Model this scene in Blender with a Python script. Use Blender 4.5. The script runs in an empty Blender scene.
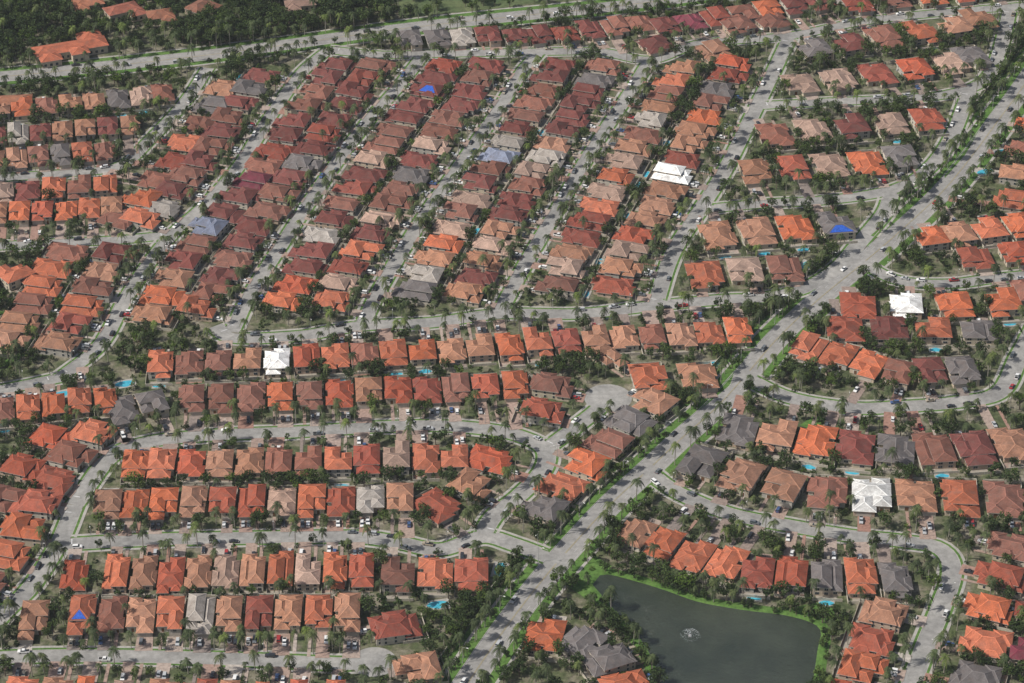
import bpy, math, random
import numpy as np
from mathutils import Vector, noise
random.seed(11); rng=np.random.default_rng(7)
sc=bpy.context.scene
D2=bpy.data; COL=sc.collection
# ---------------------------------------------------------------- camera / aerial survey
DEP=math.radians(34); HT=803.0; FPX=2781.0
CAM=Vector((0,-HT/math.tan(DEP),HT))
F=Vector((0,math.cos(DEP),-math.sin(DEP))); U=Vector((0,math.sin(DEP),math.cos(DEP))); R=Vector((1,0,0))
def P(u,v,z=0.0):
    """oblique aerial survey reading -> ground metres on the plane z"""
    d=F+R*((u-512)/FPX)+U*((341.5-v)/FPX); t=(z-CAM.z)/d.z
    p=CAM+d*t; return np.array([p.x,p.y])
def Q(x,y,z=0.0):
    w=Vector((x,y,z))-CAM; k=w.dot(F); return 512+FPX*w.dot(R)/k, 341.5-FPX*w.dot(U)/k
cd=D2.cameras.new('camera'); cam=D2.objects.new('camera',cd); COL.objects.link(cam)
cam.location=CAM; cam.rotation_euler=(math.pi/2-DEP,0,0); cd.lens=FPX/1024*36; cd.sensor_width=36
cd.clip_start=1; cd.clip_end=60000; sc.camera=cam
# ---------------------------------------------------------------- light
w=D2.worlds.new('World'); sc.world=w; w.use_nodes=True; nt=w.node_tree
bg=nt.nodes['Background']; sky=nt.nodes.new('ShaderNodeTexSky'); sky.sky_type='NISHITA'; sky.sun_disc=False
SEL=math.radians(48); SAZ=math.radians(254)   # compass bearing the sun stands at (clockwise from +Y)
sky.sun_elevation=SEL; sky.sun_rotation=SAZ; sky.air_density=1.2; sky.dust_density=3
nt.links.new(sky.outputs[0],bg.inputs[0]); bg.inputs[1].default_value=0.085
sl=D2.lights.new('sun','SUN'); sl.energy=5.0; sl.angle=math.radians(.5); sl.color=(1,.955,.89)
so=D2.objects.new('sun',sl); COL.objects.link(so); so.location=(0,0,900)
sd=Vector((math.sin(SAZ)*math.cos(SEL),math.cos(SAZ)*math.cos(SEL),math.sin(SEL)))
so.rotation_euler=sd.to_track_quat('Z','Y').to_euler()
sc.view_settings.view_transform='Standard'; sc.view_settings.look='None'; sc.view_settings.exposure=0
# ---------------------------------------------------------------- materials
def mat(name,rough=.8):
    m=D2.materials.new(name); m.use_nodes=True; n=m.node_tree; b=n.nodes['Principled BSDF']
    b.inputs['Roughness'].default_value=rough; b.inputs['Specular IOR Level'].default_value=.25
    return m,n,b
def N(n,t,**k):
    x=n.nodes.new(t)
    for a,b in k.items(): setattr(x,a,b)
    return x
def noisen(n,vec,scale,detail=4,rough=.6):
    x=N(n,'ShaderNodeTexNoise'); x.inputs['Scale'].default_value=scale; x.inputs['Detail'].default_value=detail
    x.inputs['Roughness'].default_value=rough; n.links.new(vec,x.inputs['Vector']); return x.outputs['Fac']
def ramp(n,fac,stops):
    r=N(n,'ShaderNodeValToRGB'); e=r.color_ramp.elements
    while len(e)<len(stops): e.new(.5)
    for i,(p,c) in enumerate(stops):
        e[i].position=p; e[i].color=(c if len(c)==4 else (*c,1))
    n.links.new(fac,r.inputs[0]); return r.outputs[0]
def mix(n,a,b,fac,mode='MIX'):
    m=N(n,'ShaderNodeMix',data_type='RGBA',blend_type=mode)
    for s,v in ((0,fac),(6,a),(7,b)):
        if hasattr(v,'is_output'): n.links.new(v,m.inputs[s])
        else: m.inputs[s].default_value = v if s==0 else (*v[:3],1)
    return m.outputs[2]
def g(v): return (v,v,v)
def worldpos(n):
    return N(n,'ShaderNodeNewGeometry').outputs['Position']
def surf(name,stops,scale,fine=1.5,rough=.9,finea=.25):
    m,n,b=mat(name,rough); p=worldpos(n)
    c=ramp(n,noisen(n,p,scale,5),stops)
    f=ramp(n,noisen(n,p,fine,3,.7),[(.3,g(1-finea)),(.7,g(1+finea))])
    n.links.new(mix(n,c,f,1.0,'MULTIPLY'),b.inputs['Base Color']); return m
M={}
M['ground']=surf('ground_mat',[(.3,(.04,.055,.024)),(.45,(.07,.085,.038)),(.57,(.14,.13,.09)),(.72,(.24,.215,.175))],.09,.5,.95,.45)
M['grass']=surf('grass_mat',[(.3,(.05,.115,.02)),(.7,(.095,.17,.04))],.1,.6,.95,.35)
M['field']=surf('field_grass_mat',[(.3,(.05,.08,.03)),(.7,(.11,.13,.06))],.05,.3,.95,.35)
M['asphalt']=surf('asphalt_mat',[(.3,(.18,.176,.17)),(.5,(.245,.24,.228)),(.7,(.31,.30,.282))],.05,.3,.9,.22)
M['hwy']=surf('highway_asphalt_mat',[(.3,(.205,.20,.192)),(.7,(.285,.277,.262))],.05,.3,.9,.2)
M['walk']=surf('sidewalk_mat',[(.3,(.25,.24,.22)),(.7,(.37,.355,.325))],.2,1,.9,.15)
M['kerb']=surf('kerb_mat',[(.3,(.27,.26,.24)),(.7,(.35,.34,.31))],.3)
M['paint']=surf('road_paint_mat',[(.3,g(.42)),(.7,g(.6))],.5)
M['ypaint']=surf('yellow_paint_mat',[(.3,(.36,.30,.14)),(.7,(.42,.35,.17))],.5)
M['wallp']=surf('perimeter_wall_mat',[(.3,(.36,.33,.27)),(.7,(.48,.44,.37))],.3)
m,n,b=mat('paver_mat',.9); gi=N(n,'ShaderNodeNewGeometry')
c=ramp(n,gi.outputs['Random Per Island'],[(0,(.20,.17,.155)),(.3,(.30,.215,.175)),(.55,(.34,.28,.24)),(.8,(.27,.15,.115)),(1,(.40,.37,.33))])
f=ramp(n,noisen(n,gi.outputs['Position'],.7,4),[(.3,g(.7)),(.7,g(1.2))])
n.links.new(mix(n,c,f,1,'MULTIPLY'),b.inputs['Base Color']); M['paver']=m
def objmat(name,rough,lo,hi,sc1,sc2,bands=False,lift=1.0):
    m,n,b=mat(name,rough); oi=N(n,'ShaderNodeObjectInfo'); tc=N(n,'ShaderNodeTexCoord')
    off=N(n,'ShaderNodeVectorMath',operation='ADD'); n.links.new(tc.outputs['Object'],off.inputs[0])
    cmb=N(n,'ShaderNodeMath',operation='MULTIPLY'); cmb.inputs[1].default_value=300; n.links.new(oi.outputs['Random'],cmb.inputs[0]); n.links.new(cmb.outputs[0],off.inputs[1])
    f1=ramp(n,noisen(n,off.outputs[0],sc1,3),[(.3,g(lo)),(.7,g(hi))])
    f2=ramp(n,noisen(n,off.outputs[0],sc2,3,.8),[(.3,g(lo)),(.7,g(hi))])
    c=mix(n,oi.outputs['Color'],f1,1,'MULTIPLY'); c=mix(n,c,f2,1,'MULTIPLY')
    if bands:
        sp=N(n,'ShaderNodeSeparateXYZ'); n.links.new(tc.outputs['Object'],sp.inputs[0])
        mm=N(n,'ShaderNodeMath',operation='MULTIPLY'); mm.inputs[1].default_value=6.5; n.links.new(sp.outputs['Z'],mm.inputs[0])
        fr=N(n,'ShaderNodeMath',operation='FRACT'); n.links.new(mm.outputs[0],fr.inputs[0])
        bf=ramp(n,fr.outputs[0],[(0,g(.7)),(.25,g(1.05)),(1,g(1.0))]); c=mix(n,c,bf,1,'MULTIPLY')
        wz=ramp(n,noisen(n,off.outputs[0],.35,4,.7),[(.47,g(0)),(.74,g(.5))])
        c=mix(n,c,(.13,.095,.08),wz)
    if lift!=1.0: c=mix(n,c,g(lift),1,'MULTIPLY')
    n.links.new(c,b.inputs['Base Color']); return m
M['roof']=objmat('roof_tile_mat',.85,.70,1.22,.25,1.6,True)
M['ridge']=objmat('ridge_tile_mat',.85,.85,1.15,.5,2,False,1.3)
M['stucco']=objmat('stucco_mat',.9,.85,1.08,.2,1.2)
def flat(name,c,rough=.7,metal=0,lo=.85):
    m,n,b=mat(name,rough); tc=N(n,'ShaderNodeTexCoord')
    f=ramp(n,noisen(n,tc.outputs['Object'],1.5,3),[(.3,g(lo)),(.7,g(1.1))])
    n.links.new(mix(n,c,f,1,'MULTIPLY'),b.inputs['Base Color']); b.inputs['Metallic'].default_value=metal; return m
M['trim']=flat('white_trim_mat',(.50,.47,.42)); M['glass']=flat('window_glass_mat',(.03,.04,.05),.1)
M['door']=flat('garage_door_mat',(.42,.38,.33)); M['wood']=flat('entry_door_mat',(.12,.06,.03))
M['tarp']=flat('blue_tarp_mat',(.03,.11,.50),.5,0,.5); M['patio']=flat('patio_mat',(.28,.25,.21),.9)
M['pole']=flat('pole_mat',(.3,.3,.3),.5); M['tyre']=flat('tyre_mat',(.02,.02,.02),.9); M['lamp']=flat('lamp_mat',(.7,.7,.65),.4)
M['tail']=flat('tail_light_mat',(.4,.02,.02),.3)
m,n,b=mat('car_paint_mat',.25); oi=N(n,'ShaderNodeObjectInfo'); n.links.new(oi.outputs['Color'],b.inputs['Base Color']); b.inputs['Specular IOR Level'].default_value=.5; b.inputs['Coat Weight'].default_value=.3; M['car']=m
def leafmat(name,dark,light,rnd=.35):
    m,n,b=mat(name,.7); gi=N(n,'ShaderNodeNewGeometry'); oi=N(n,'ShaderNodeObjectInfo')
    c=ramp(n,gi.outputs['Random Per Island'],[(0,dark),(1,light)])
    o=ramp(n,oi.outputs['Random'],[(0,(1-rnd,1-rnd,1-rnd)),(.5,(1,1,.95)),(.9,(1+rnd,1+rnd*.7,1)),(1,(1.9,1.9,1.0))])
    n.links.new(mix(n,c,o,1,'MULTIPLY'),b.inputs['Base Color']); b.inputs['Specular IOR Level'].default_value=.15; return m
M['leaf']=leafmat('foliage_mat',(.018,.034,.012),(.058,.088,.028))
M['frond']=leafmat('palm_frond_mat',(.028,.046,.020),(.085,.108,.048))
M['hedge']=leafmat('hedge_leaf_mat',(.012,.030,.008),(.045,.085,.020))
M['bark']=flat('bark_mat',(.14,.11,.085),.95); M['ptrunk']=flat('palm_trunk_mat',(.27,.25,.21),.95)
m,n,b=mat('pond_water_mat',.1); p=worldpos(n)
c=ramp(n,noisen(n,p,.03,4),[(.3,(.018,.026,.018)),(.7,(.046,.054,.038))]); n.links.new(c,b.inputs['Base Color'])
bp=N(n,'ShaderNodeBump'); bp.inputs['Strength'].default_value=1.0; bp.inputs['Distance'].default_value=.7
n.links.new(noisen(n,p,.6,6,.75),bp.inputs['Height']); n.links.new(bp.outputs[0],b.inputs['Normal']); b.inputs['Specular IOR Level'].default_value=.8; M['water']=m
m,n,b=mat('pool_water_mat',.06); p=worldpos(n)
c=ramp(n,noisen(n,p,.6,3),[(.3,(.035,.26,.38)),(.7,(.08,.42,.52))]); n.links.new(c,b.inputs['Base Color']); M['pool']=m
M['spray']=flat('water_spray_mat',(.75,.78,.8),.5)
# ---------------------------------------------------------------- mesh builder
class MB:
    def __init__(s): s.v=[];s.f=[];s.m=[]
    def face(s,pts,m=0):
        k=len(s.v); s.v+= [tuple(map(float,p)) for p in pts]; s.f.append(tuple(range(k,k+len(pts)))); s.m.append(m)
    def box(s,x0,x1,y0,y1,z0,z1,m=0):
        k=len(s.v); s.v+=[(x0,y0,z0),(x1,y0,z0),(x1,y1,z0),(x0,y1,z0),(x0,y0,z1),(x1,y0,z1),(x1,y1,z1),(x0,y1,z1)]
        for f in ((0,3,2,1),(4,5,6,7),(0,1,5,4),(1,2,6,5),(2,3,7,6),(3,0,4,7)): s.f.append(tuple(k+i for i in f)); s.m.append(m)
    def beam(s,a,b,wd,h,m=0):
        a=Vector(a);b=Vector(b); d=(b-a).normalized(); sd=d.cross(Vector((0,0,1)))
        if sd.length<.01: sd=Vector((1,0,0))
        sd=sd.normalized()*wd/2; up=sd.cross(d).normalized()*h
        if up.z<0: up=-up
        k=len(s.v); s.v+=[tuple(q) for q in (a-sd,a+sd,a+sd*.4+up,a-sd*.4+up,b-sd,b+sd,b+sd*.4+up,b-sd*.4+up)]
        for f in ((0,1,2,3),(7,6,5,4),(1,5,6,2),(0,3,7,4),(3,2,6,7)): s.f.append(tuple(k+i for i in f)); s.m.append(m)
    def tube(s,a,b,r0,r1,n=6,m=0):
        a=Vector(a);b=Vector(b); d=(b-a).normalized(); x=d.orthogonal().normalized(); y=d.cross(x); k=len(s.v)
        for c,r in ((a,r0),(b,r1)):
            for i in range(n):
                t=2*math.pi*i/n; s.v.append(tuple(c+x*math.cos(t)*r+y*math.sin(t)*r))
        for i in range(n): s.f.append((k+i,k+(i+1)%n,k+n+(i+1)%n,k+n+i)); s.m.append(m)
        s.f.append(tuple(k+n+i for i in range(n))); s.m.append(m)
    def mesh(s,name,mats):
        me=D2.meshes.new(name); me.from_pydata(s.v,[],s.f)
        for x in mats: me.materials.append(M[x])
        me.polygons.foreach_set('material_index',s.m); me.update(); return me
def obj(name,me,loc=(0,0,0),rz=0,scale=(1,1,1),parent=None,color=None):
    o=D2.objects.new(name,me); COL.objects.link(o); o.location=loc; o.rotation_euler=(0,0,rz); o.scale=scale
    if parent: o.parent=parent
    if color: o.color=(*color,1)
    return o
mb=MB(); mb.face([(-20000,-20000,0),(20000,-20000,0),(20000,20000,0),(-20000,20000,0)]); obj('ground',mb.mesh('ground',['ground']))
# thin uniform air haze over the suburb
hm=D2.materials.new('haze_mat'); hm.use_nodes=True; hn=hm.node_tree; hn.nodes.clear()
ho=hn.nodes.new('ShaderNodeOutputMaterial'); hv=hn.nodes.new('ShaderNodeVolumeScatter'); hv.inputs['Color'].default_value=(.88,.94,1,1); hv.inputs['Density'].default_value=2.8e-5; hv.inputs['Anisotropy'].default_value=.1
hn.links.new(hv.outputs[0],ho.inputs['Volume']); M['haze']=hm
mb=MB(); mb.box(-3000,3000,-3000,3500,-1,1100); obj('haze',mb.mesh('haze',['haze']))
# ---------------------------------------------------------------- roads
def smooth(pts,step=3.0):
    p=[np.array(q) for q in pts]; p=[2*p[0]-p[1]]+p+[2*p[-1]-p[-2]]; out=[]
    for i in range(1,len(p)-2):
        a,b,c,d=p[i-1:i+3]
        for t in np.linspace(0,1,14,endpoint=False):
            out.append(.5*((2*b)+(c-a)*t+(2*a-5*b+4*c-d)*t*t+(3*b-a-3*c+d)*t**3))
    out.append(p[-2]); out=np.array(out); s=np.r_[0,np.cumsum(np.linalg.norm(np.diff(out,axis=0),axis=1))]
    k=max(2,int(s[-1]/step)+1); t=np.linspace(0,s[-1],k)
    return np.c_[np.interp(t,s,out[:,0]),np.interp(t,s,out[:,1])]
def px(l,z=0): return [P(u,v,z) for u,v in l]
V0=[(60,378),(100,345),(125,300),(150,262),(172,235),(205,205),(240,165),(268,120),(300,75),(328,50)]
V1=[(232,332),(250,295),(290,232),(330,172),(365,125),(400,85),(424,54)]
V2=[(362,326),(385,280),(425,215),(460,165),(495,115),(520,75),(538,53)]
V3=[(498,316),(525,265),(560,205),(592,150),(625,100),(650,60)]
V4=[(655,306),(672,255),(700,210),(725,170),(750,120),(772,75),(790,37)]
BL=[(430,740),(478,668),(510,622),(545,577),(580,537),(612,503),(648,470),(682,438),(716,408),(746,375),(778,338),(818,300),(862,264),(906,226),(944,190),(975,152),(1000,118),(1022,88),(1050,45),(1070,0),(1085,-40)]
RD=[('boulevard',BL,6.4),
('highway',[(-90,84),(0,77),(100,67),(200,56),(300,43),(400,29),(500,18),(600,8),(700,-4),(800,-18)],6.4),
('residential_street',V0,3.7),('residential_street',V1,3.7),('residential_street',V2,3.7),('residential_street',V3,3.7),('residential_street',V4,4.0),
('residential_street',[(215,326),(234,338),(300,336),(362,326),(430,323),(500,314),(580,314),(655,306),(720,300),(760,298),(800,290),(835,270),(862,240),(885,212),(892,190)],4.2),
('residential_street',[(-90,404),(0,390),(60,378)],3.7),
('residential_street',[(-90,250),(0,246),(60,243),(120,240),(172,235)],3.6),
('residential_street',[(-90,186),(0,178),(70,173),(120,166),(150,140),(185,102),(208,68)],3.6),
('residential_street',[(328,50),(380,55),(430,54),(538,52),(600,52),(650,60),(700,44),(790,36),(860,22),(930,14),(1024,6),(1085,0)],4.0),
('residential_street',[(757,106),(830,102),(900,99),(950,94),(985,80),(1000,50),(1010,8)],3.9),
('residential_street',[(700,210),(760,204),(830,200),(892,190),(925,172),(950,140),(970,90)],3.9),
('residential_street',[(75,505),(110,458),(150,442),(220,435),(300,432),(380,427),(440,426),(490,430),(522,437),(545,450),(543,470),(520,495),(495,515),(482,535)],4.2),
('residential_street',[(58,545),(150,540),(250,538),(350,537),(395,542),(440,550),(482,537),(515,545),(560,562)],4.2),
('residential_street',[(545,450),(572,430),(595,412),(608,400)],4.0),
('residential_street',[(-60,690),(0,618),(30,588),(58,545),(75,505)],4.0),
('residential_street',[(-60,662),(0,658),(60,656),(150,657),(250,660),(340,664),(372,662)],4.0),
('residential_street',[(746,378),(790,398),(850,408),(900,407),(960,402),(1000,392),(1020,355),(1045,315),(1090,290)],4.4),
('residential_street',[(648,472),(680,494),(730,514),(790,526),(850,536),(900,541),(940,549),(952,572),(940,610),(924,650),(902,710)],4.2),
('residential_street',[(862,264),(900,281),(950,284),(1000,278),(1090,270)],3.8),
]
CL=[smooth(px(p)) for _,p,_ in RD]
RX=np.vstack(CL); RH=np.concatenate([np.full(len(c),h) for c,(_,_,h) in zip(CL,RD)]); RI=np.concatenate([np.full(len(c),i) for i,c in enumerate(CL)])
BULBS=[((608,398),12),((374,662),10)]
for (u,v),r in BULBS:
    RX=np.vstack([RX,P(u,v)]); RH=np.r_[RH,r]; RI=np.r_[RI,99]
def rdist(x,y,skip=-1):
    d=np.hypot(RX[:,0]-x,RX[:,1]-y)-RH
    if skip>=0: d=d+1e6*(RI==skip)
    return d.min()
for i,((nm,_,hw),c) in enumerate(zip(RD,CL)):
    t=np.gradient(c,axis=0); t/=np.linalg.norm(t,axis=1)[:,None]; nr=np.c_[-t[:,1],t[:,0]]
    z=.02+.003*i; mb=MB()
    L=c+nr*hw; Rr=c-nr*hw
    for k in range(len(c)):
        mb.v+=[(L[k,0],L[k,1],z),(Rr[k,0],Rr[k,1],z)]
    for k in range(len(c)-1): mb.f.append((2*k,2*k+1,2*k+3,2*k+2)); mb.m.append(0)
    ro=obj(nm,mb.mesh(nm,['hwy' if nm!='residential_street' else 'asphalt']))
    wide= nm!='residential_street'
    for part,o0,o1,zz,mt in (('kerb',hw,hw+.3,.16,'kerb'),('verge',hw+.3,hw+(4.5 if wide else 1.5),.13,'grass'),('sidewalk',hw+(4.5 if wide else 1.5),hw+(6.0 if wide else 2.9),.15,'walk')):
        mb=MB(); zz+=.002*i
        for s in (1,-1):
            for k in range(len(c)-1):
                mid=(c[k]+c[k+1])/2+s*(nr[k]+nr[k+1])/2*(o0+o1)/2
                if rdist(mid[0],mid[1],i)<.4: continue
                a0=c[k]+s*nr[k]*o0;a1=c[k]+s*nr[k]*o1;b0=c[k+1]+s*nr[k+1]*o0;b1=c[k+1]+s*nr[k+1]*o1
                q=[(*a0,zz),(*b0,zz),(*b1,zz),(*a1,zz)]
                mb.face(q if s<0 else q[::-1])
                if part=='kerb': mb.face([(*a0,0),(*b0,0),(*b0,zz),(*a0,zz)])
        obj(part,mb.mesh(part,[mt]),parent=ro)
    mb=MB(); zm=.11
    def dash(off,k0,k1,wd,m):
        for k in range(k0,k1):
            a=c[k]+nr[k]*off;b=c[k+1]+nr[k+1]*off
            if rdist(a[0],a[1],i)<0: continue
            mb.face([(*(a-nr[k]*wd),zm),(*(b-nr[k+1]*wd),zm),(*(b+nr[k+1]*wd),zm),(*(a+nr[k]*wd),zm)],m)
    if wide:
        dash(.2,0,len(c)-1,.06,1); dash(-.2,0,len(c)-1,.06,1)
        for k in range(0,len(c)-2,4): dash(hw/2,k,k+1,.07,0); dash(-hw/2,k,k+1,.07,0)
        dash(hw-.5,0,len(c)-1,.06,0); dash(-hw+.5,0,len(c)-1,.06,0)
    else:
        for e,k in ((1,2),(-1,len(c)-3)):
            a=c[k]
            q=[a+nr[k]*.3,a+nr[k]*(hw-.4),a+nr[k]*(hw-.4)+t[k]*.5,a+nr[k]*.3+t[k]*.5]
            if rdist(a[0],a[1],i)>1: mb.face([(*x,zm) for x in q],0)
    if mb.f: obj('lane_markings',mb.mesh('lane_markings',['paint','ypaint']),parent=ro)
for (u,v),r in BULBS:
    p=P(u,v); mb=MB(); mb.face([(p[0]+r*math.cos(a),p[1]+r*math.sin(a),.095) for a in np.linspace(0,2*math.pi,40,endpoint=False)])
    o=obj('cul_de_sac',mb.mesh('cul_de_sac',['asphalt']))
# ---------------------------------------------------------------- houses
def hipfaces(cx,cy,w_,d_,z,pitch=.55,oh=.5):
    x0,x1,y0,y1=cx-w_/2-oh,cx+w_/2+oh,cy-d_/2-oh,cy+d_/2+oh; zb=z+.2
    W=x1-x0;Dp=y1-y0; h=min(W,Dp)/2*pitch
    A,B,C,E=(x0,y0,zb),(x1,y0,zb),(x1,y1,zb),(x0,y1,zb)
    if Dp>=W: r0=(cx,y0+W/2,zb+h); r1=(cx,y1-W/2,zb+h); fs=[(A,B,r0),(B,C,r1,r0),(C,E,r1),(E,A,r0,r1)]; hips=[(A,r0),(B,r0),(C,r1),(E,r1),(r0,r1)]
    else: r0=(x0+Dp/2,cy,zb+h); r1=(x1-Dp/2,cy,zb+h); fs=[(A,B,r1,r0),(B,C,r1),(C,E,r0,r1),(E,A,r0)]; hips=[(A,r0),(E,r0),(B,r1),(C,r1),(r0,r1)]
    return (x0,x1,y0,y1,z,zb),fs,hips
VAR=[
 [(-.6,2.2,8.6,13.5,5.0),(3.2,3.6,4.8,7.5,4.4),(-2.1,-7.2,6.2,6.6,2.9,'G'),(3.0,-4.9,4.2,5.4,3.6,'E'),(1.8,9.2,5.5,3.6,2.8)],
 [(0,1.2,9.6,15,3.3),(2.3,-7.6,6.2,5.8,2.9,'G'),(-3.4,-5.6,4.6,5.6,3.2,'E'),(-3.0,7.0,5.8,7.5,3.0),(4.2,3,3.2,7,2.9)],
 [(0,3.6,11,9,5.1),(-2.7,-4.6,5.4,11,4.8,'G'),(3.0,-3.5,4.6,7.0,3.3,'E'),(2.6,8.8,5.2,4.0,3.0)],
 [(-1.9,2.2,6.9,14.5,5.0),(3.3,1.2,4.8,15.6,3.1),(2.2,-7.8,6.3,5.4,2.9,'G'),(-3,-6.2,4.4,4,3.3,'E')],
 [(1.6,-1,7.4,13,5.0),(-3.2,1.0,5.0,9.2,4.6),(.5,6.9,9.6,6.2,3.1),(-2.6,-7.0,6.1,5.6,2.9,'G'),(3,-7.9,4.0,2.6,4.4,'E')],
 [(-.3,5.0,11.2,8.0,4.9),(2.4,-1.6,6.0,9.4,4.6),(2.4,-8.0,6.1,5.2,2.8,'G'),(-3.2,-1.6,5.0,7.6,3.1,'E')],
 [(0,3.4,11.4,8.6,3.3),(-2.4,-4.8,6.6,9.4,3.1,'G'),(3.2,-3.0,5.0,6.2,3.6,'E'),(3.0,8.6,4.8,4.6,3.0),(-3.2,8.0,4,3.4,2.9)],
 [(0,-.5,7.2,17.5,3.4),(-3.6,3.6,4.6,8.5,3.1),(3.7,-2.0,4.2,9.0,3.15,'E'),(-2.4,-7.2,6.2,6.6,2.9,'G'),(3.3,6.6,5.0,5.6,3.0)],
]
HV=[]
for vi,rects in enumerate(VAR):
    for mir in (1,-1):
        Wm=MB();Rm=MB();Wi=MB(); Do=Wi; main=None; gx=0
        for ri,rc in enumerate(rects):
            cx,cy,w_,d_,z=rc[:5]; cx*=mir; w_+=ri*.031; d_+=ri*.023; tag=rc[5] if len(rc)>5 else ''
            x0,x1,y0,y1=cx-w_/2,cx+w_/2,cy-d_/2,cy+d_/2
            Wm.box(x0,x1,y0,y1,0,z)
            ext,fs,hips=hipfaces(cx,cy,w_,d_,z)
            if ri==0: main=fs
            for f_ in fs: Rm.face(f_,0)
            X0,X1,Y0,Y1,za,zb=ext
            for q in (((X0,Y0),(X1,Y0)),((X1,Y0),(X1,Y1)),((X1,Y1),(X0,Y1)),((X0,Y1),(X0,Y0))):
                (ax,ay),(bx,by)=q; Rm.face([(ax,ay,za),(bx,by,za),(bx,by,zb),(ax,ay,zb)],2)
            Rm.face([(X0,Y0,za+.01),(X0,Y1,za+.01),(X1,Y1,za+.01),(X1,Y0,za+.01)],2)
            for a,b_ in hips: Rm.beam(a,b_,.42,.10,1)
            st=[1.0] if z<4.2 else [.9,3.2]
            for zz in st:
                hgt=1.3
                for sgn,yy in ((-1,y0),(1,y1)):
                    if tag in('G','E') and sgn<0 and zz<2: continue
                    n_=max(1,int(w_//3.4))
                    for k in range(n_):
                        xc=x0+w_*(k+.5)/n_
                        Wi.box(xc-.85,xc+.85,min(yy,yy+sgn*.06),max(yy,yy+sgn*.06),zz-.1,zz+hgt+.1,0)
                        Wi.box(xc-.72,xc-.04,min(yy,yy+sgn*.09),max(yy,yy+sgn*.09),zz,zz+hgt,1); Wi.box(xc+.04,xc+.72,min(yy,yy+sgn*.09),max(yy,yy+sgn*.09),zz,zz+hgt,1)
                for sgn,xx in ((-1,x0),(1,x1)):
                    n_=max(1,int(d_//4.2))
                    for k in range(n_):
                        yc=y0+d_*(k+.5)/n_
                        Wi.box(min(xx,xx+sgn*.06),max(xx,xx+sgn*.06),yc-.6,yc+.6,zz-.1,zz+hgt+.1,0)
                        Wi.box(min(xx,xx+sgn*.09),max(xx,xx+sgn*.09),yc-.48,yc+.48,zz,zz+hgt,1)
            if tag=='G':
                gx=cx; Do.box(cx-2.35,cx+2.35,y0-.07,y0,0.02,2.3,2)
                for k in range(1,4): Do.box(cx-2.3,cx+2.3,y0-.085,y0-.07,k*.56,k*.56+.04,0)
            if tag=='E':
                Do.box(cx-.9,cx+.9,y0-.05,y0,0.02,2.5,0); Do.box(cx-.6,cx+.6,y0-.09,y0-.05,.02,2.3,3)
        Pa=MB(); yb=max(r[1]+r[3]/2 for r in rects)
        Pa.box(-4,4,yb-.5,yb+2.4,0.02,.12,0)
        Pa.box(5.9,6.02,2,yb+3.0,0,1.7,1); Pa.box(-6.02,6.02,yb+3.0,yb+3.15,0,1.7,1)
        Pa.box(-5.75*mir-.4,-5.75*mir+.4,4,5,0,1.0,2)
        fy=min(r[1]-r[3]/2 for r in rects if len(r)>5 and r[5]=='G')
        HV.append(dict(walls=Wm.mesh('walls',['stucco']),roof=Rm.mesh('roof',['roof','ridge','trim']),windows=Wi.mesh('windows_and_doors',['trim','glass','door','wood']),
            yard=Pa.mesh('patio_and_garden_wall',['patio','wallp','pole']),main=main,gx=gx,fy=fy,yb=yb))
CC={'o':(.40,.108,.047),'r':(.32,.072,.036),'m':(.155,.043,.035),'b':(.20,.080,.055),'p':(.35,.23,.175),'t':(.32,.155,.093),'g':(.13,.117,.115),'w':(.68,.68,.66),'d':(.23,.054,.034),'l':(.30,.27,.24),'n':(.17,.195,.27),'k':(.17,.032,.050)}
WALLC=[(.44,.38,.30),(.47,.39,.30),(.42,.33,.25),(.50,.46,.39),(.46,.35,.27),(.38,.36,.32),(.48,.42,.32)]
NB={'o':'oooooottrb','r':'rrrodbt','m':'mmmmmbmmd','b':'bbbdmtb','p':'pppltp','t':'tttpo','d':'drb'}
HO=[]
def along(pts,n):
    p=np.array(pts); s=np.r_[0,np.cumsum(np.linalg.norm(np.diff(p,axis=0),axis=1))]
    t=np.linspace(0,s[-1],n) if n>1 else np.array([s[-1]/2]); L=s[-1]
    q=np.c_[np.interp(t,s,p[:,0]),np.interp(t,s,p[:,1])]
    a=np.c_[np.interp(np.clip(t-6,0,L),s,p[:,0]),np.interp(np.clip(t-6,0,L),s,p[:,1])]; b=np.c_[np.interp(np.clip(t+6,0,L),s,p[:,0]),np.interp(np.clip(t+6,0,L),s,p[:,1])]
    d=b-a; d/=np.linalg.norm(d,axis=1)[:,None]; return q,d,L/max(1,n-1)
def row(pts,cols,ys=1.0,n=None,face=0):
    n=n or len(cols); q,d,sp=along(px(pts,4.0),n)
    nr=np.c_[-d[:,1],d[:,0]]; score=0
    for a,b in zip(q,nr):
        k=np.argmin(np.hypot(RX[:,0]-a[0],RX[:,1]-a[1])-RH); v=RX[k]-a; score+=np.sign(v@b)*(np.hypot(*v)<60)
    s=1 if score>=0 else -1
    if face: s=face
    for i in range(n):
        f=nr[i]*s; x,y=q[i]+f*random.uniform(-1.1,1.1)
        for _ in range(12):
            dd=np.hypot(RX[:,0]-x,RX[:,1]-y)-RH; k=np.argmin(dd)
            if dd[k]<11.5+(ys-1)*6:
                v=np.array([x,y])-RX[k]; l=np.hypot(*v)+1e-6; x+=v[0]/l*1.0; y+=v[1]/l*1.0
        if any((x-h['x'])**2+(y-h['y'])**2<10.2**2 for h in HO): continue
        HO.append(dict(x=x,y=y,f=f,sx=float(np.clip(sp*.86/11.3,.86,1.5)),sy=ys*random.uniform(.92,1.08),c=random.choice(NB.get(cols[i%len(cols)],cols[i%len(cols)]))))
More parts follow.
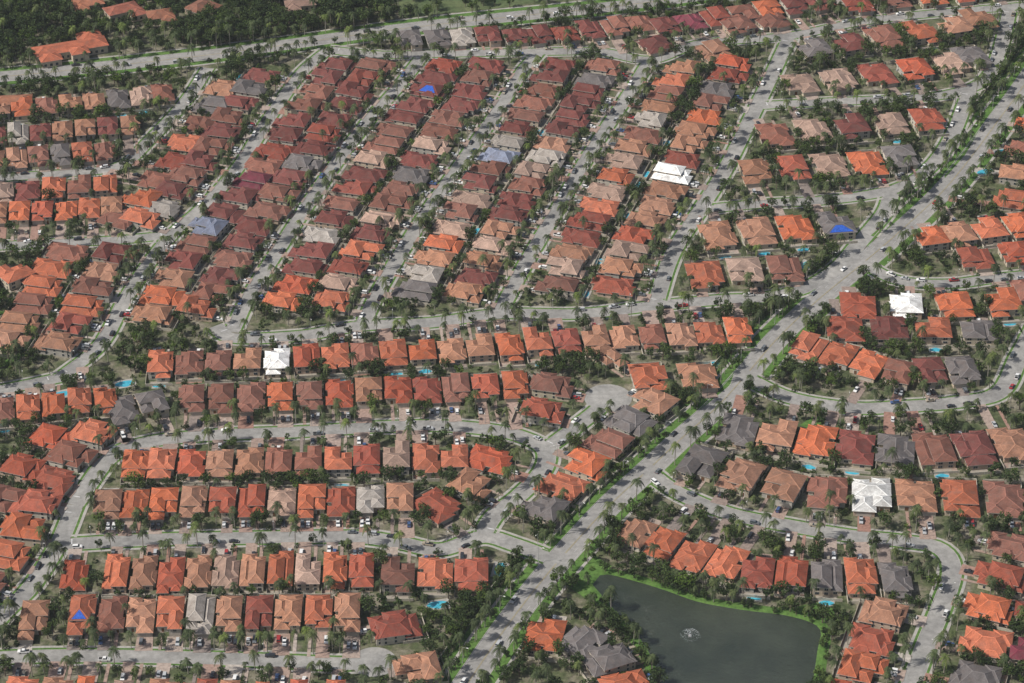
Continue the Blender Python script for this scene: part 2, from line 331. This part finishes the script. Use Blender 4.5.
def colm(Va,Vb,fr,y0,y1,cols,n=None,ys=1.0):
    ya=[p[1] for p in Va][::-1]; xa=[p[0] for p in Va][::-1]
    ys_=np.linspace(y0,y1,10); A=np.interp(ys_,ya,xa)
    if isinstance(Vb,(int,float)): X=A+Vb
    else:
        B=np.interp(ys_,[p[1] for p in Vb][::-1],[p[0] for p in Vb][::-1]); X=A+(B-A)*fr
    row([(float(x),float(y-8)) for x,y in zip(X,ys_)],cols,ys,n)
colm(V0,V1,.31,322,72,'oobmbmmmbbmmmbbmm'); colm(V0,V1,.69,318,72,'obmbmmbbmgmbmmmbm')
colm(V1,V2,.31,308,72,'orbmpmbmmpbbmmmmb'); colm(V1,V2,.69,308,72,'opbtmpbbgmpmbmmbm')
colm(V2,V3,.31,298,72,'gptopbpmbmpmbmmmm'); colm(V2,V3,.69,300,74,'tbrppbmbplbmmmmgb')
colm(V3,V4,.31,292,75,'rporbopoptbptbot'); colm(V3,V4,.69,292,70,'ooporopwroptbgbr')
colm(V0,-36,0,350,82,'obobbmbobmbmbmbbgm'); colm(V0,-88,0,348,258,'boboob')
colm(V0,-62,0,225,95,'bobmobgo')
row([(-50,214),(0,212),(135,205)],'ooborooob',1); row([(-50,195),(10,190),(105,184)],'obtbobo')
row([(-50,162),(0,160),(105,150)],'oboobgob'); row([(-50,140),(0,134),(130,124)],'tbblboobo')
row([(-50,112),(0,108),(165,92)],'bptoboogtb'); 
row([(-55,285),(0,280),(45,262)],'boto')
row([(-50,412),(0,408),(105,398)],'otorooo')
row([(410,47),(520,38),(640,22)],'gglmmmmmmm'); row([(664,24),(720,15),(800,4),(870,-8)],'mkbmombpr')
row([(668,48),(775,25)],'mbmm')
S=1.22
row([(815,48),(887,36),(990,20)],'gbbobt',S); row([(800,82),(870,74),(990,58)],'tprrpg',S); row([(775,133),(928,118)],'bpbpr',S)
row([(755,170),(905,158)],'oopog',S); row([(718,234),(835,224)],'otog',S); row([(705,272),(785,268)],'opr',S)
row([(820,6),(1000,-14)],'rbboro',S); 
row([(160,362),(285,358),(450,348),(600,338),(738,330)],'obrowooboooroobtrotoo',1.06); row([(192,398),(300,394),(400,390),(515,384)],'rroorrorrdrr',1.08)
row([(122,408),(152,402)],'gg'); row([(542,410),(552,384)],'rb'); row([(640,378),(700,374)],'oo',1.1); row([(655,402),(622,428),(575,472),(543,508)],'tgroog',1.05); row([(600,360),(618,352)],'b')
row([(132,462),(290,460),(455,456)],'otrorrrrrpoo',1.08); row([(104,502),(250,500),(400,497)],'oootorptrpt',1.08)
row([(490,458),(470,486),(437,504)],'rbo')
row([(62,572),(210,570),(362,568)],'rborrtprotor',1.18); row([(398,572),(472,572)],'oor',1.12)
row([(22,616),(180,612),(348,610)],'bbtoorptrttp',1.18); row([(392,628),(402,662)],'rr')
row([(92,432),(66,462),(40,492),(18,535),(-2,562),(-40,605)],'rbrrooor'); row([(50,436),(20,470),(0,500),(-30,530)],'orbr')
row([(20,692),(180,694),(340,698)],'ototrrotro')
row([(1034,125),(1020,165),(1012,198)],'obro'); row([(928,236),(1050,220)],'opooo',1.1); row([(975,256),(1060,250)],'rrr')
row([(858,302),(925,304),(978,302),(1050,298)],'rboob',1.1); row([(845,326),(978,328)],'rbro'); row([(808,346),(905,372),(962,368)],'ottobg',1.1)
row([(738,428),(780,434),(830,442),(905,450),(975,446),(1050,438)],'gtobgbbbr',S); row([(702,462),(735,472),(800,488),(873,494),(955,496),(1050,500)],'gbtrwtobr',S)
row([(633,533),(690,552),(745,568),(825,576),(895,576)],'orotrrgog',1.15)
row([(1012,545),(1000,580),(985,612),(985,640),(975,675)],'broog'); row([(1045,560),(1040,600),(1035,650)],'obk'); row([(882,612),(872,640),(862,668),(855,695)],'oroo')
row([(545,632),(578,636),(606,655),(622,684)],'oggo',face=1)
OV=[(283,357,'w'),(678,172,'w'),(873,493,'w'),(925,305,'w'),(158,212,'l'),(210,222,'n'),(500,150,'n'),(970,345,'g'),(960,372,'g'),(122,408,'g'),(545,505,'g'),(250,175,'k')]
TARP=[(838,222),(75,608),(415,90)]
def nearest(u,v):
    p=P(u,v,5); return min(HO,key=lambda h:(h['x']-p[0])**2+(h['y']-p[1])**2)
for u,v,c in OV: nearest(u,v)['c']=c
for u,v in TARP: nearest(u,v)['tarp']=1
RECT=[]
drv=MB()
CARS=[]; FRONT=[]; POOLC=[]
for i,h in enumerate(HO):
    vi=random.randrange(len(HV)); V=HV[vi]; f=h['f']; rz=math.atan2(f[1],f[0])+math.pi/2
    ax=np.array([math.cos(rz),math.sin(rz)]); sx,sy=h['sx'],h['sy']; h['rz']=rz
    e=obj('stucco_house',None,(h['x'],h['y'],0),rz,(sx,sy,random.uniform(.88,1.03)))
    e.empty_display_size=2
    wc=random.choice(WALLC); c=np.array(CC[h['c']]); c=c*random.uniform(.75,1.17); gmix=random.uniform(0,.15); c=c*(1-gmix)+c.mean()*gmix
    obj('walls',V['walls'],parent=e,color=wc); obj('roof',V['roof'],parent=e,color=tuple(c)); obj('windows_and_doors',V['windows'],parent=e); obj('patio_and_garden_wall',V['yard'],parent=e)
    if h.get('tarp'):
        best=None
        for fc in V['main']:
            P3=[Vector(q) for q in fc]; nn=(P3[1]-P3[0]).cross(P3[2]-P3[0]).normalized()
            wy=math.sin(rz)*nn.x+math.cos(rz)*nn.y
            if best is None or wy<best[0]: best=(wy,P3,nn)
        _,P3,nn=best; ce=sum(P3,Vector())/len(P3); tb=MB(); tb.face([ce+(q-ce)*random.uniform(.6,.85)+nn*.16 for q in P3]); obj('roof_tarp',tb.mesh('roof_tarp',['tarp']),parent=e)
    RECT.append((h['x'],h['y'],ax[0],ax[1],5.9*sx,10.4*sy))
    st=np.array([h['x'],h['y']])+ax*V['gx']*sx+f*(-V['fy']-.1)*sy; L=5
    for s in np.arange(0,26,.5):
        q=st+f*s
        if rdist(*q)<.15: L=s; break
    else: L=7
    wd=random.choice([2.5,2.9,3.6]); z=.20+.004*(i%11)
    drv.face([(*(st-ax*wd),z),(*(st+ax*wd),z),(*(st+ax*wd*1.1+f*L),z),(*(st-ax*wd*1.1+f*L),z)])
    RECT.append((*(st+f*L/2),ax[0],ax[1],wd,L/2))
    FRONT.append((st,ax,f,wd,L))
    POOLC.append((h['x'],h['y'],f,rz,sy))
    if random.random()<.6:
        e0=np.array([h['x'],h['y']])-ax*V['gx']*1.3*sx+f*7*sy; drv.face([(*(e0-ax*.8),z+.002),(*(e0+ax*.8),z+.002),(*(e0+ax*.8+f*(L+2)),z+.002),(*(e0-ax*.8+f*(L+2)),z+.002)])
    if random.random()<.35:
        e1=np.array([h['x'],h['y']])-f*9*sy; drv.face([(*(e1-ax*5.8*sx),.05),(*(e1+ax*5.8*sx),.05),(*(e1+ax*5.8*sx-f*4.5),.05),(*(e1-ax*5.8*sx-f*4.5),.05)])
    if L>5:
        for s in (-1,1):
            if random.random()<.64: CARS.append((*(st+ax*s*1.35+f*random.uniform(2.8,max(3,L-5.5))),math.atan2(f[1],f[0])+ (math.pi if random.random()<.4 else 0)+random.uniform(-.04,.04),z))
obj('driveways',drv.mesh('driveways',['paver']))
def club(u,v,rz,parts,col):
    p=P(u,v,4); W_=MB();R_=MB();G_=MB()
    for k,(cx,cy,w_,d_,z) in enumerate(parts):
        W_.box(cx-w_/2,cx+w_/2,cy-d_/2,cy+d_/2,0,z); ext,fs,hips=hipfaces(cx,cy,w_,d_,z,.35,.8)
        for f_ in fs: R_.face(f_)
        X0,X1,Y0,Y1,za,zb=ext
        for (ax,ay),(bx,by) in (((X0,Y0),(X1,Y0)),((X1,Y0),(X1,Y1)),((X1,Y1),(X0,Y1)),((X0,Y1),(X0,Y0))): R_.face([(ax,ay,za),(bx,by,za),(bx,by,zb),(ax,ay,zb)],2)
        for a,b_ in hips: R_.beam(a,b_,.5,.12,1)
        for xx in np.arange(cx-w_/2+2,cx+w_/2-1,3.5):
            G_.box(xx-.8,xx+.8,cy-d_/2-.08,cy-d_/2,1,2.6)
    e=obj('clubhouse',None,(p[0],p[1],0),rz); obj('walls',W_.mesh('walls',['stucco']),parent=e,color=(.5,.42,.33)); obj('roof',R_.mesh('roof',['roof','ridge','trim']),parent=e,color=col); obj('windows',G_.mesh('windows',['glass']),parent=e)
    RECT.append((p[0],p[1],math.cos(rz),math.sin(rz),max(q[2] for q in parts)/2+2,max(q[3] for q in parts)/2+3))
club(70,48,.35,[(0,0,44,12,5),(14,9,14,14,4.6),(-14,-8,12,10,4.3),(4,-8,10,9,5.6)],(.36,.11,.06))
club(122,10,.5,[(0,0,20,11,5),(7,-7,9,9,4)],(.26,.09,.06)); club(12,100,.1,[(0,0,22,10,4)],(.28,.12,.07))
club(200,6,.9,[(0,0,16,11,4),(5,-5,8,9,3.6)],(.2,.09,.06)); club(160,14,.3,[(0,0,15,11,4),(4,-6,8,8,3.6)],(.24,.10,.06)); club(300,2,.2,[(0,0,18,11,4),(-5,-5,8,9,3.6)],(.22,.14,.11)); club(88,2,.3,[(0,0,18,10,4),(-5,-5,8,9,3.6)],(.3,.12,.07))
# ---------------------------------------------------------------- ponds
def poly(name,pts,z,mt,parent=None):
    mb=MB(); mb.face([(*p,z) for p in pts]); return obj(name,mb.mesh(name,[mt]),parent=parent)
def pond(l):
    pts=smooth(px(l+[l[0]]),4)[:-1]
    if np.sum(pts[:,0]*np.roll(pts[:,1],-1)-pts[:,1]*np.roll(pts[:,0],-1))<0: pts=pts[::-1]
    o=poly('pond_water',pts,.13,'water')
    t=np.roll(pts,-1,0)-np.roll(pts,1,0); t/=np.linalg.norm(t,axis=1)[:,None]; nr=np.c_[t[:,1],-t[:,0]]; mb=MB()
    prof=[(-.6,.08),(.8,.35),(2.4,.42),(4.5,.02)]
    for k in range(len(pts)):
        j=(k+1)%len(pts)
        for (o0,z0),(o1,z1) in zip(prof[:-1],prof[1:]):
            mb.face([(*(pts[k]+nr[k]*o0),z0),(*(pts[k]+nr[k]*o1),z1),(*(pts[j]+nr[j]*o1),z1),(*(pts[j]+nr[j]*o0),z0)])
    obj('pond_bank',mb.mesh('pond_bank',['grass'])); return pts
PONDS=[pond([(592,585),(603,574),(632,580),(665,590),(700,602),(745,610),(790,616),(820,628),(818,652),(812,690),(800,740),(668,740),(662,700),(655,668),(640,640),(615,612)]),
 pond([(-60,318),(0,316),(22,320),(30,332),(20,350),(0,362),(-60,368)])]
def inpoly(x,y,pts):
    c=False; n_=len(pts)
    for i in range(n_):
        x1,y1=pts[i]; x2,y2=pts[i-1]
        if (y1>y)!=(y2>y) and x<(x2-x1)*(y-y1)/(y2-y1)+x1: c=not c
    return c
for u,v in ((690,636),):
    p=P(u,v); mb=MB()
    mb.tube((0,0,0),(0,0,.5),.8,.6,10,1)
    for k in range(420):
        a=random.uniform(0,6.28); r=random.random()**.8*4.6; z=3.6*(1-(r/4.6)**2)*random.uniform(.3,1)+.1; s=random.uniform(.04,.11)
        c0=Vector((r*math.cos(a),r*math.sin(a),z)); d1=Vector((random.gauss(0,1),random.gauss(0,1),random.gauss(0,1))).normalized()*s; d2=d1.orthogonal().normalized()*s
        mb.face([c0-d1,c0+d2,c0+d1,c0-d2],0)
    obj('pond_fountain',mb.mesh('pond_fountain',['spray','pole']),(p[0],p[1],.13))
LAWN=[[(566,585),(590,553),(612,566),(600,575),(585,598)],[(792,303),(820,262),(845,250),(838,268),(812,300)],[(770,300),(780,286),(800,282),(806,294),(786,304)],
 [(500,640),(520,605),(560,560),(568,564),(530,625),(508,655)],[(800,425),(815,415),(830,420),(815,432)],
 [(940,160),(968,135),(985,120),(965,155),(945,178)],[(690,402),(705,395),(735,370),(730,385),(700,410)],[(965,400),(990,385),(1000,380),(985,398)],[(780,610),(830,600),(835,615),(822,624)]]
for k,l in enumerate(LAWN): poly('lawn',px(l),.012+.002*k,'grass')
for k,l in enumerate([[(390,-30),(560,-35),(600,-8),(500,8),(400,18)],[(150,-20),(230,-25),(260,-4),(170,14)],[(0,10),(60,-8),(60,18),(10,40)]]): poly('field',px(l),.012+.002*k,'field')
# pools
PL=[(*P(u,v),r,1.2) for u,v,r in ((438,605,.2),(500,570,1.4),(930,382,.1),(125,384,.3),(806,266,1.1),(1003,152,.2),(225,102,.5),(985,172,.4),(60,395,.4),(712,365,.3))]
for x,y,f,rz,sy in POOLC:
    if random.random()<.15:
        q=np.array([x,y])-f*(14.0*sy); PL.append((q[0],q[1],rz,.8))
for x,y,r,s in PL:
    if s<1:
        RC0=np.array(RECT); dx=x-RC0[:,0]; dy=y-RC0[:,1]; a_=np.abs(dx*RC0[:,2]+dy*RC0[:,3]); b_=np.abs(-dx*RC0[:,3]+dy*RC0[:,2])
        if ((a_<RC0[:,4]+1.2)&(b_<RC0[:,5]+1.2)).any() or rdist(x,y)<5: continue
    e=obj('swimming_pool',None,(x,y,0),r,(s,s,1)); a=MB(); a.box(-4.6,4.6,-3.0,3.0,0,.24); obj('deck',a.mesh('deck',['walk']),parent=e)
    a=MB(); a.face([(3.7*math.cos(t)*(1+.15*math.cos(2*t)),2.2*math.sin(t)*(1+.1*math.sin(3*t)),.26) for t in np.linspace(0,6.283,28,endpoint=False)]); obj('water',a.mesh('water',['pool']),parent=e)
    RECT.append((x,y,math.cos(r),math.sin(r),4.4,4.4))
# ---------------------------------------------------------------- vegetation meshes
def leafq(mb,c,s,m=0,up=.0):
    n_=Vector((random.gauss(0,1),random.gauss(0,1),random.gauss(0,1)+up)).normalized(); a=n_.orthogonal().normalized(); b=n_.cross(a)
    t=random.uniform(0,6.28); a,b=a*math.cos(t)+b*math.sin(t),b*math.cos(t)-a*math.sin(t); a*=s; b*=s*random.uniform(.5,.9)
    mb.face([c-a,c-b*.9,c+a*.8,c+b],m)
def tree(rad,h,ncl,nl):
    mb=MB(); th=h*.38; mb.tube((0,0,0),(.1,.1,th),.28,.18,7,1)
    for k in range(ncl):
        a=random.uniform(0,6.28); rr=rad*math.sqrt(random.random())*.78; z=th+random.uniform(.1,1)*(h-th)*(1-.45*(rr/rad)**2)
        c=Vector((rr*math.cos(a),rr*math.sin(a),z)); mb.tube((.1,.1,th-.3),c*.85+Vector((0,0,.1)),.12,.04,4,1); cr=rad*random.uniform(.26,.42)
        for _ in range(nl):
            d=Vector((random.gauss(0,1),random.gauss(0,1),random.gauss(0,.7))).normalized()*cr*random.uniform(.5,1.05)
            leafq(mb,c+d,random.uniform(.25,.5),0,.5)
    return mb.mesh('broadleaf_tree',['leaf','bark'])
TREES=[tree(3.2,6.5,12,36),tree(2.6,5.5,9,36),tree(4.0,7.8,16,36),tree(3.4,8.5,13,36),tree(2.2,6.5,8,36)]
def shrub(rad,h,n_):
    mb=MB(); mb.tube((0,0,0),(0,0,h*.5),.08,.05,4,1)
    for _ in range(n_):
        d=Vector((random.gauss(0,1),random.gauss(0,1),abs(random.gauss(0,1)))).normalized(); r=random.uniform(.6,1.05)
        leafq(mb,Vector((d.x*rad*r,d.y*rad*r,.1+d.z*h*r)),random.uniform(.18,.38),0,.5)
    return mb.mesh('shrub',['leaf','bark'])
SHR=[shrub(1.2,1.6,80),shrub(1.6,2.2,120),shrub(1.0,2.6,80)]
def palm(h,nf,fl):
    mb=MB(); bx,by=random.uniform(-.5,.5),random.uniform(-.5,.5); pr=Vector((0,0,0))
    for k in range(1,5):
        t=k/4; q=Vector((bx*t*t,by*t*t,h*t)); mb.tube(pr,q,.26-.09*(k-1)/4,.26-.09*k/4,7,1); pr=q
    mb.tube(pr,pr+Vector((0,0,1.0)),.16,.08,6,0); top=pr+Vector((0,0,.7))
    for k in range(nf):
        a=k*2.4+random.uniform(-.2,.2); el=random.uniform(-.25,1.1); L=fl*random.uniform(.85,1.1); d=Vector((math.cos(a),math.sin(a),0)); pts=[]
        for s in range(6):
            t=s/5; pts.append(top+d*L*t*math.cos(el*.6)*(1-.12*t)+Vector((0,0,L*(math.sin(el)*t-1.0*t*t))))
        sd=Vector((-math.sin(a),math.cos(a),0))
        for s in range(5):
            p0,p1=pts[s],pts[s+1]; ww=(.30,.55,.6,.5,.3)[s]*1.2
            for g_ in (1,-1):
                for hh in (0,.5):
                    q0=p0.lerp(p1,hh); q1=p0.lerp(p1,hh+.36); o_=sd*g_*ww+(p1-p0)*.5-Vector((0,0,ww*.45))
                    mb.face([q0,q1,q1+o_*.9,q0+o_],0)
    return mb.mesh('palm_tree',['frond','ptrunk'])
PALMS=[palm(7.5,15,3.4),palm(10,16,3.8),palm(6,14,3.1),palm(12,17,3.9)]
RC=np.array(RECT); 
def blocked(x,y,mg=.8):
    dx=x-RC[:,0]; dy=y-RC[:,1]; a=np.abs(dx*RC[:,2]+dy*RC[:,3]); b=np.abs(-dx*RC[:,3]+dy*RC[:,2])
    return bool(((a<RC[:,4]+mg)&(b<RC[:,5]+mg)).any())
cnt=0
def put(kind,x,y,s=1,par=None):
    global cnt; cnt+=1
    me=random.choice(kind); nm=me.name.split('.')[0]
    return obj(nm,me,(x,y,0),random.uniform(0,6.28),(s,s,s*random.uniform(.9,1.15)),parent=par)
for gx in np.arange(-420,420,4.1):
    for gy in np.arange(-300,480,4.1):
        x=gx+random.uniform(-1.9,1.9); y=gy+random.uniform(-1.9,1.9); u,v=Q(x,y)
        if not(-50<u<1075 and -40<v<730): continue
        rd=rdist(x,y)
        if rd<.6 or any(inpoly(x,y,pp) for pp in PONDS): continue
        if blocked(x,y,.2): continue
        nz=noise.noise(Vector((x*.02,y*.02,0)))
        dens=.60+.55*nz
        if u<420 and v<330: dens+=.15
        if v<60: dens+=.15
        if (566<u<612 and 553<v<600): dens*=.12
        if 395<u<600 and v<12: dens*=.15
        if rd<2.0: dens*=.4
        elif rd<10 and u>90: dens*=.66
        if random.random()>dens: continue
        r=random.random()
        if rd<7 and r<.6: put(PALMS,x,y,random.uniform(.75,1.05))
        elif r<.14: put(PALMS,x,y,random.uniform(.7,1))
        elif r<.74 and not blocked(x,y,.9): put(TREES,x,y,random.uniform(.7,1.25))
        else: put(SHR,x,y,random.uniform(.8,1.6))
for st,ax,f,wd,L in FRONT:
    for s in (-1,1):
        for fr in (.35,.8):
            if random.random()<.62:
                q=st+ax*s*(wd+random.uniform(.9,2.2))+f*(L*fr+random.uniform(-1,1))
                if rdist(*q)>.5 and not blocked(q[0],q[1],.1): put(random.choice((PALMS,PALMS,TREES,SHR)),q[0],q[1],random.uniform(.65,1.0))
wood=obj('distant_tree_mass',None)
for _ in range(2300):
    u=random.uniform(-50,1080); v=random.uniform(-40,60); hwv=np.interp(u,[-90,100,300,500,700,800],[80,66,42,17,-5,-18])
    if v>hwv-6: continue
    if (395<u<640 and v<13 and random.random()<.9) or (165<u<255 and v<8 and random.random()<.75) or (5<u<55 and v>30 and random.random()<.8): continue
    p=P(u,v)
    if noise.noise(Vector((p[0]*.015,p[1]*.015,3)))<-.16 : continue
    if rdist(*p)<1 or blocked(p[0],p[1],2): continue
    put(TREES,p[0],p[1],random.uniform(.9,1.5),wood)
# ---------------------------------------------------------------- boulevard hedges, wall, palms, lamps
c=CL[0]; t=np.gradient(c,axis=0); t/=np.linalg.norm(t,axis=1)[:,None]; nr=np.c_[-t[:,1],t[:,0]]
hd=MB(); wl=MB(); gs=MB()
for k in range(len(c)-1):
    a=c[k]+nr[k]*16; b=c[k+1]+nr[k+1]*16
    m_=(c[k]+nr[k]*13)
    if rdist(*m_)>1.5:
        gs.face([(*(c[k]+nr[k]*12.5),.05),(*(c[k]+nr[k]*14.8),.05),(*(c[k+1]+nr[k+1]*14.8),.05),(*(c[k+1]+nr[k+1]*12.5),.05)])
    if rdist(*a)<2.2: continue
    for _ in range(80):
        s=random.random(); q=a+(b-a)*s+nr[k]*random.uniform(-1.5,1.5); leafq(hd,Vector((q[0],q[1],random.uniform(.2,3.0+.9*noise.noise(Vector((q[0]*.3,q[1]*.3,0)))))),random.uniform(.22,.42),0,.6)
    a2=a+nr[k]*1.6;b2=b+nr[k+1]*1.6; dd=nr[k]*.1
    wl.face([(*(a2-dd),0),(*(b2-dd),0),(*(b2-dd),2),(*(a2-dd),2)]);wl.face([(*(a2+dd),0),(*(b2+dd),0),(*(b2+dd),2),(*(a2+dd),2)]);wl.face([(*(a2-dd),2),(*(b2-dd),2),(*(b2+dd),2),(*(a2+dd),2)])
    for _ in range(2):
        if random.random()<.45:
            q=c[k]+nr[k]*random.uniform(15,20)
            if rdist(*q)>2 and not blocked(q[0],q[1],.8): put(TREES,q[0],q[1],random.uniform(.7,1.15))
    if random.random()<.5:
        q=c[k]-nr[k]*random.uniform(12.5,17)
        if rdist(*q)>2 and not blocked(q[0],q[1],.8) and not any(inpoly(q[0],q[1],pp) for pp in PONDS): put(TREES,q[0],q[1],random.uniform(.7,1.15))
obj('hedge',hd.mesh('hedge',['hedge'])); obj('perimeter_wall',wl.mesh('perimeter_wall',['wallp'])); obj('grass_strip',gs.mesh('grass_strip',['grass']))
for pp in PONDS:
    for k in range(0,len(pp)):
        if random.random()<.6:
            ce=pp.mean(0); v_=pp[k]-ce; v_/=np.hypot(*v_); q=pp[k]+v_*random.uniform(1.5,6)
            if rdist(*q)>1 and not blocked(q[0],q[1],.5) and not inpoly(q[0],q[1],pp): put(random.choice((TREES,TREES,SHR,PALMS)),q[0],q[1],random.uniform(.6,1.05))
lm=MB(); lm.tube((0,0,0),(0,0,9),.14,.08,8,0); lm.tube((0,0,8.9),(2.2,0,9.3),.06,.05,6,0); lm.box(2.0,2.9,-.18,.18,9.2,9.36,1); lm.box(-.2,.2,-.2,.2,0,.4,0); lme=lm.mesh('street_lamp',['pole','lamp'])
for k in range(2,len(c)-2,3):
    for s,o_ in ((1,8.6),(-1,8.6)):
        if random.random()<.35: continue
        q=c[k]+nr[k]*s*o_+t[k]*random.uniform(-4,4)
        if rdist(q[0],q[1],0)>1 and not blocked(*q): put(random.choice((PALMS,PALMS,TREES)),q[0],q[1],random.uniform(.75,1.1))
for k in range(4,len(c)-2,13):
    q=c[k]+nr[k]*7.6; 
    if rdist(q[0],q[1],0)>1: obj('street_lamp',lme,(q[0],q[1],.1),math.atan2(-nr[k][1],-nr[k][0]))
for i in range(2,len(RD)):
    c_=CL[i]; tt=np.gradient(c_,axis=0); tt/=np.linalg.norm(tt,axis=1)[:,None]
    for k in range(5,len(c_)-3,14):
        nn=np.array([-tt[k][1],tt[k][0]])*(1 if k%2 else -1); q=c_[k]+nn*(RD[i][2]+.9)
        if rdist(q[0],q[1],i)>1: obj('street_lamp',lme,(q[0],q[1],.1),math.atan2(-nn[1],-nn[0]),(.75,.75,.75))
# ---------------------------------------------------------------- cars
def car(prof,cab,wdt,bed=False):
    mb=MB(); n_=len(prof); hw=wdt/2
    for s in (-1,1):
        pts=[(x,s*(hw-(.06 if z>.8 else 0)),z) for x,z in prof]; mb.face(pts if s<0 else pts[::-1],0)
    for i in range(n_):
        a=prof[i]; b_=prof[(i+1)%n_]; ia=hw-(.06 if a[1]>.8 else 0); ib=hw-(.06 if b_[1]>.8 else 0)
        mb.face([(a[0],-ia,a[1]),(a[0],ia,a[1]),(b_[0],ib,b_[1]),(b_[0],-ib,b_[1])],0)
    (x0,z0),(x1,z1),(x2,z2),(x3,z3)=cab; h0=hw-.1;h1=hw-.28
    A=[(x0,-h0,z0),(x1,-h1,z1),(x2,-h1,z2),(x3,-h0,z3)]; B=[(p[0],-p[1],p[2]) for p in A]
    mb.face(A,1); mb.face(B[::-1],1); mb.face([A[0],B[0],B[1],A[1]],1); mb.face([A[3],A[2],B[2],B[3]],1)
    mb.box(x1-.05,x2+.05,-h1-.03,h1+.03,z1-.02,z1+.06,0)
    for xx in (prof[0][0]+.85,prof[0][0]+.85+(2.7 if not bed else 3.3)):
        for s in (-1,1): mb.tube((xx,s*(hw-.2),.34),(xx,s*(hw+.02),.34),.34,.34,12,2)
    xe=max(p[0] for p in prof); xb=min(p[0] for p in prof)
    for s in (-1,1): mb.box(xe-.12,xe+.02,s*.62-.18,s*.62+.18,.6,.76,3); mb.box(xb-.02,xb+.1,s*.66-.16,s*.66+.16,.65,.85,4)
    if bed: mb.box(xb+.15,x0-.2,-hw+.18,hw-.18,.9,1.16,2)
    return mb.mesh('parked_car',['car','glass','tyre','lamp','tail'])
CM=[car([(-2.25,.3),(2.2,.3),(2.25,.65),(1.9,.85),(.95,.95),(-1.5,.98),(-2.25,.9)],[(-1.75,.95),(-1.1,1.42),(.1,1.42),(.95,.94)],1.8),
 car([(-2.3,.35),(2.3,.35),(2.35,.8),(2.0,1.0),(1.2,1.08),(-2.3,1.08)],[(-2.25,1.06),(-2.05,1.7),(.35,1.7),(1.15,1.06)],1.92),
 car([(-2.7,.4),(2.6,.4),(2.65,.9),(2.3,1.08),(1.35,1.15),(-2.7,1.12)],[(-.75,1.1),(-.55,1.75),(.7,1.75),(1.35,1.12)],1.95,True)]
CCO=[(.68,.68,.67)]*6+[(.4,.41,.42)]*4+[(.03,.03,.035)]*4+[(.12,.13,.14)]*3+[(.3,.03,.03),(.05,.09,.2),(.3,.26,.2)]
for x,y,a,z in CARS: obj('parked_car',random.choice(CM),(x,y,z+.01),a,color=random.choice(CCO))
for i in range(2,len(RD)):
    c_=CL[i]; tt=np.gradient(c_,axis=0)
    for k in range(3,len(c_)-3,3):
        if random.random()<.34:
            s=random.choice((-1,1)); th=math.atan2(tt[k][1],tt[k][0]); nn=np.array([-math.sin(th),math.cos(th)]); q=c_[k]+nn*s*(RD[i][2]-1.15)
            if rdist(q[0],q[1],i)>1: obj('parked_car',random.choice(CM),(q[0],q[1],.12),th+(0 if s<0 else math.pi),color=random.choice(CCO))
for i in (0,1):
    c_=CL[i]; tt=np.gradient(c_,axis=0)
    for k in range(3,len(c_)-3,10):
        if random.random()<.6:
            s=random.choice((-1,1)); th=math.atan2(tt[k][1],tt[k][0]); nn=np.array([-math.sin(th),math.cos(th)]); q=c_[k]+nn*s*random.choice((1.9,4.9))
            obj('moving_car',random.choice(CM),(q[0],q[1],.05),th+(0 if s<0 else math.pi),color=random.choice(CCO))
print('HOUSES',len(HO),'VEG',cnt,'CARS',len(CARS),'OBJ',len(D2.objects))
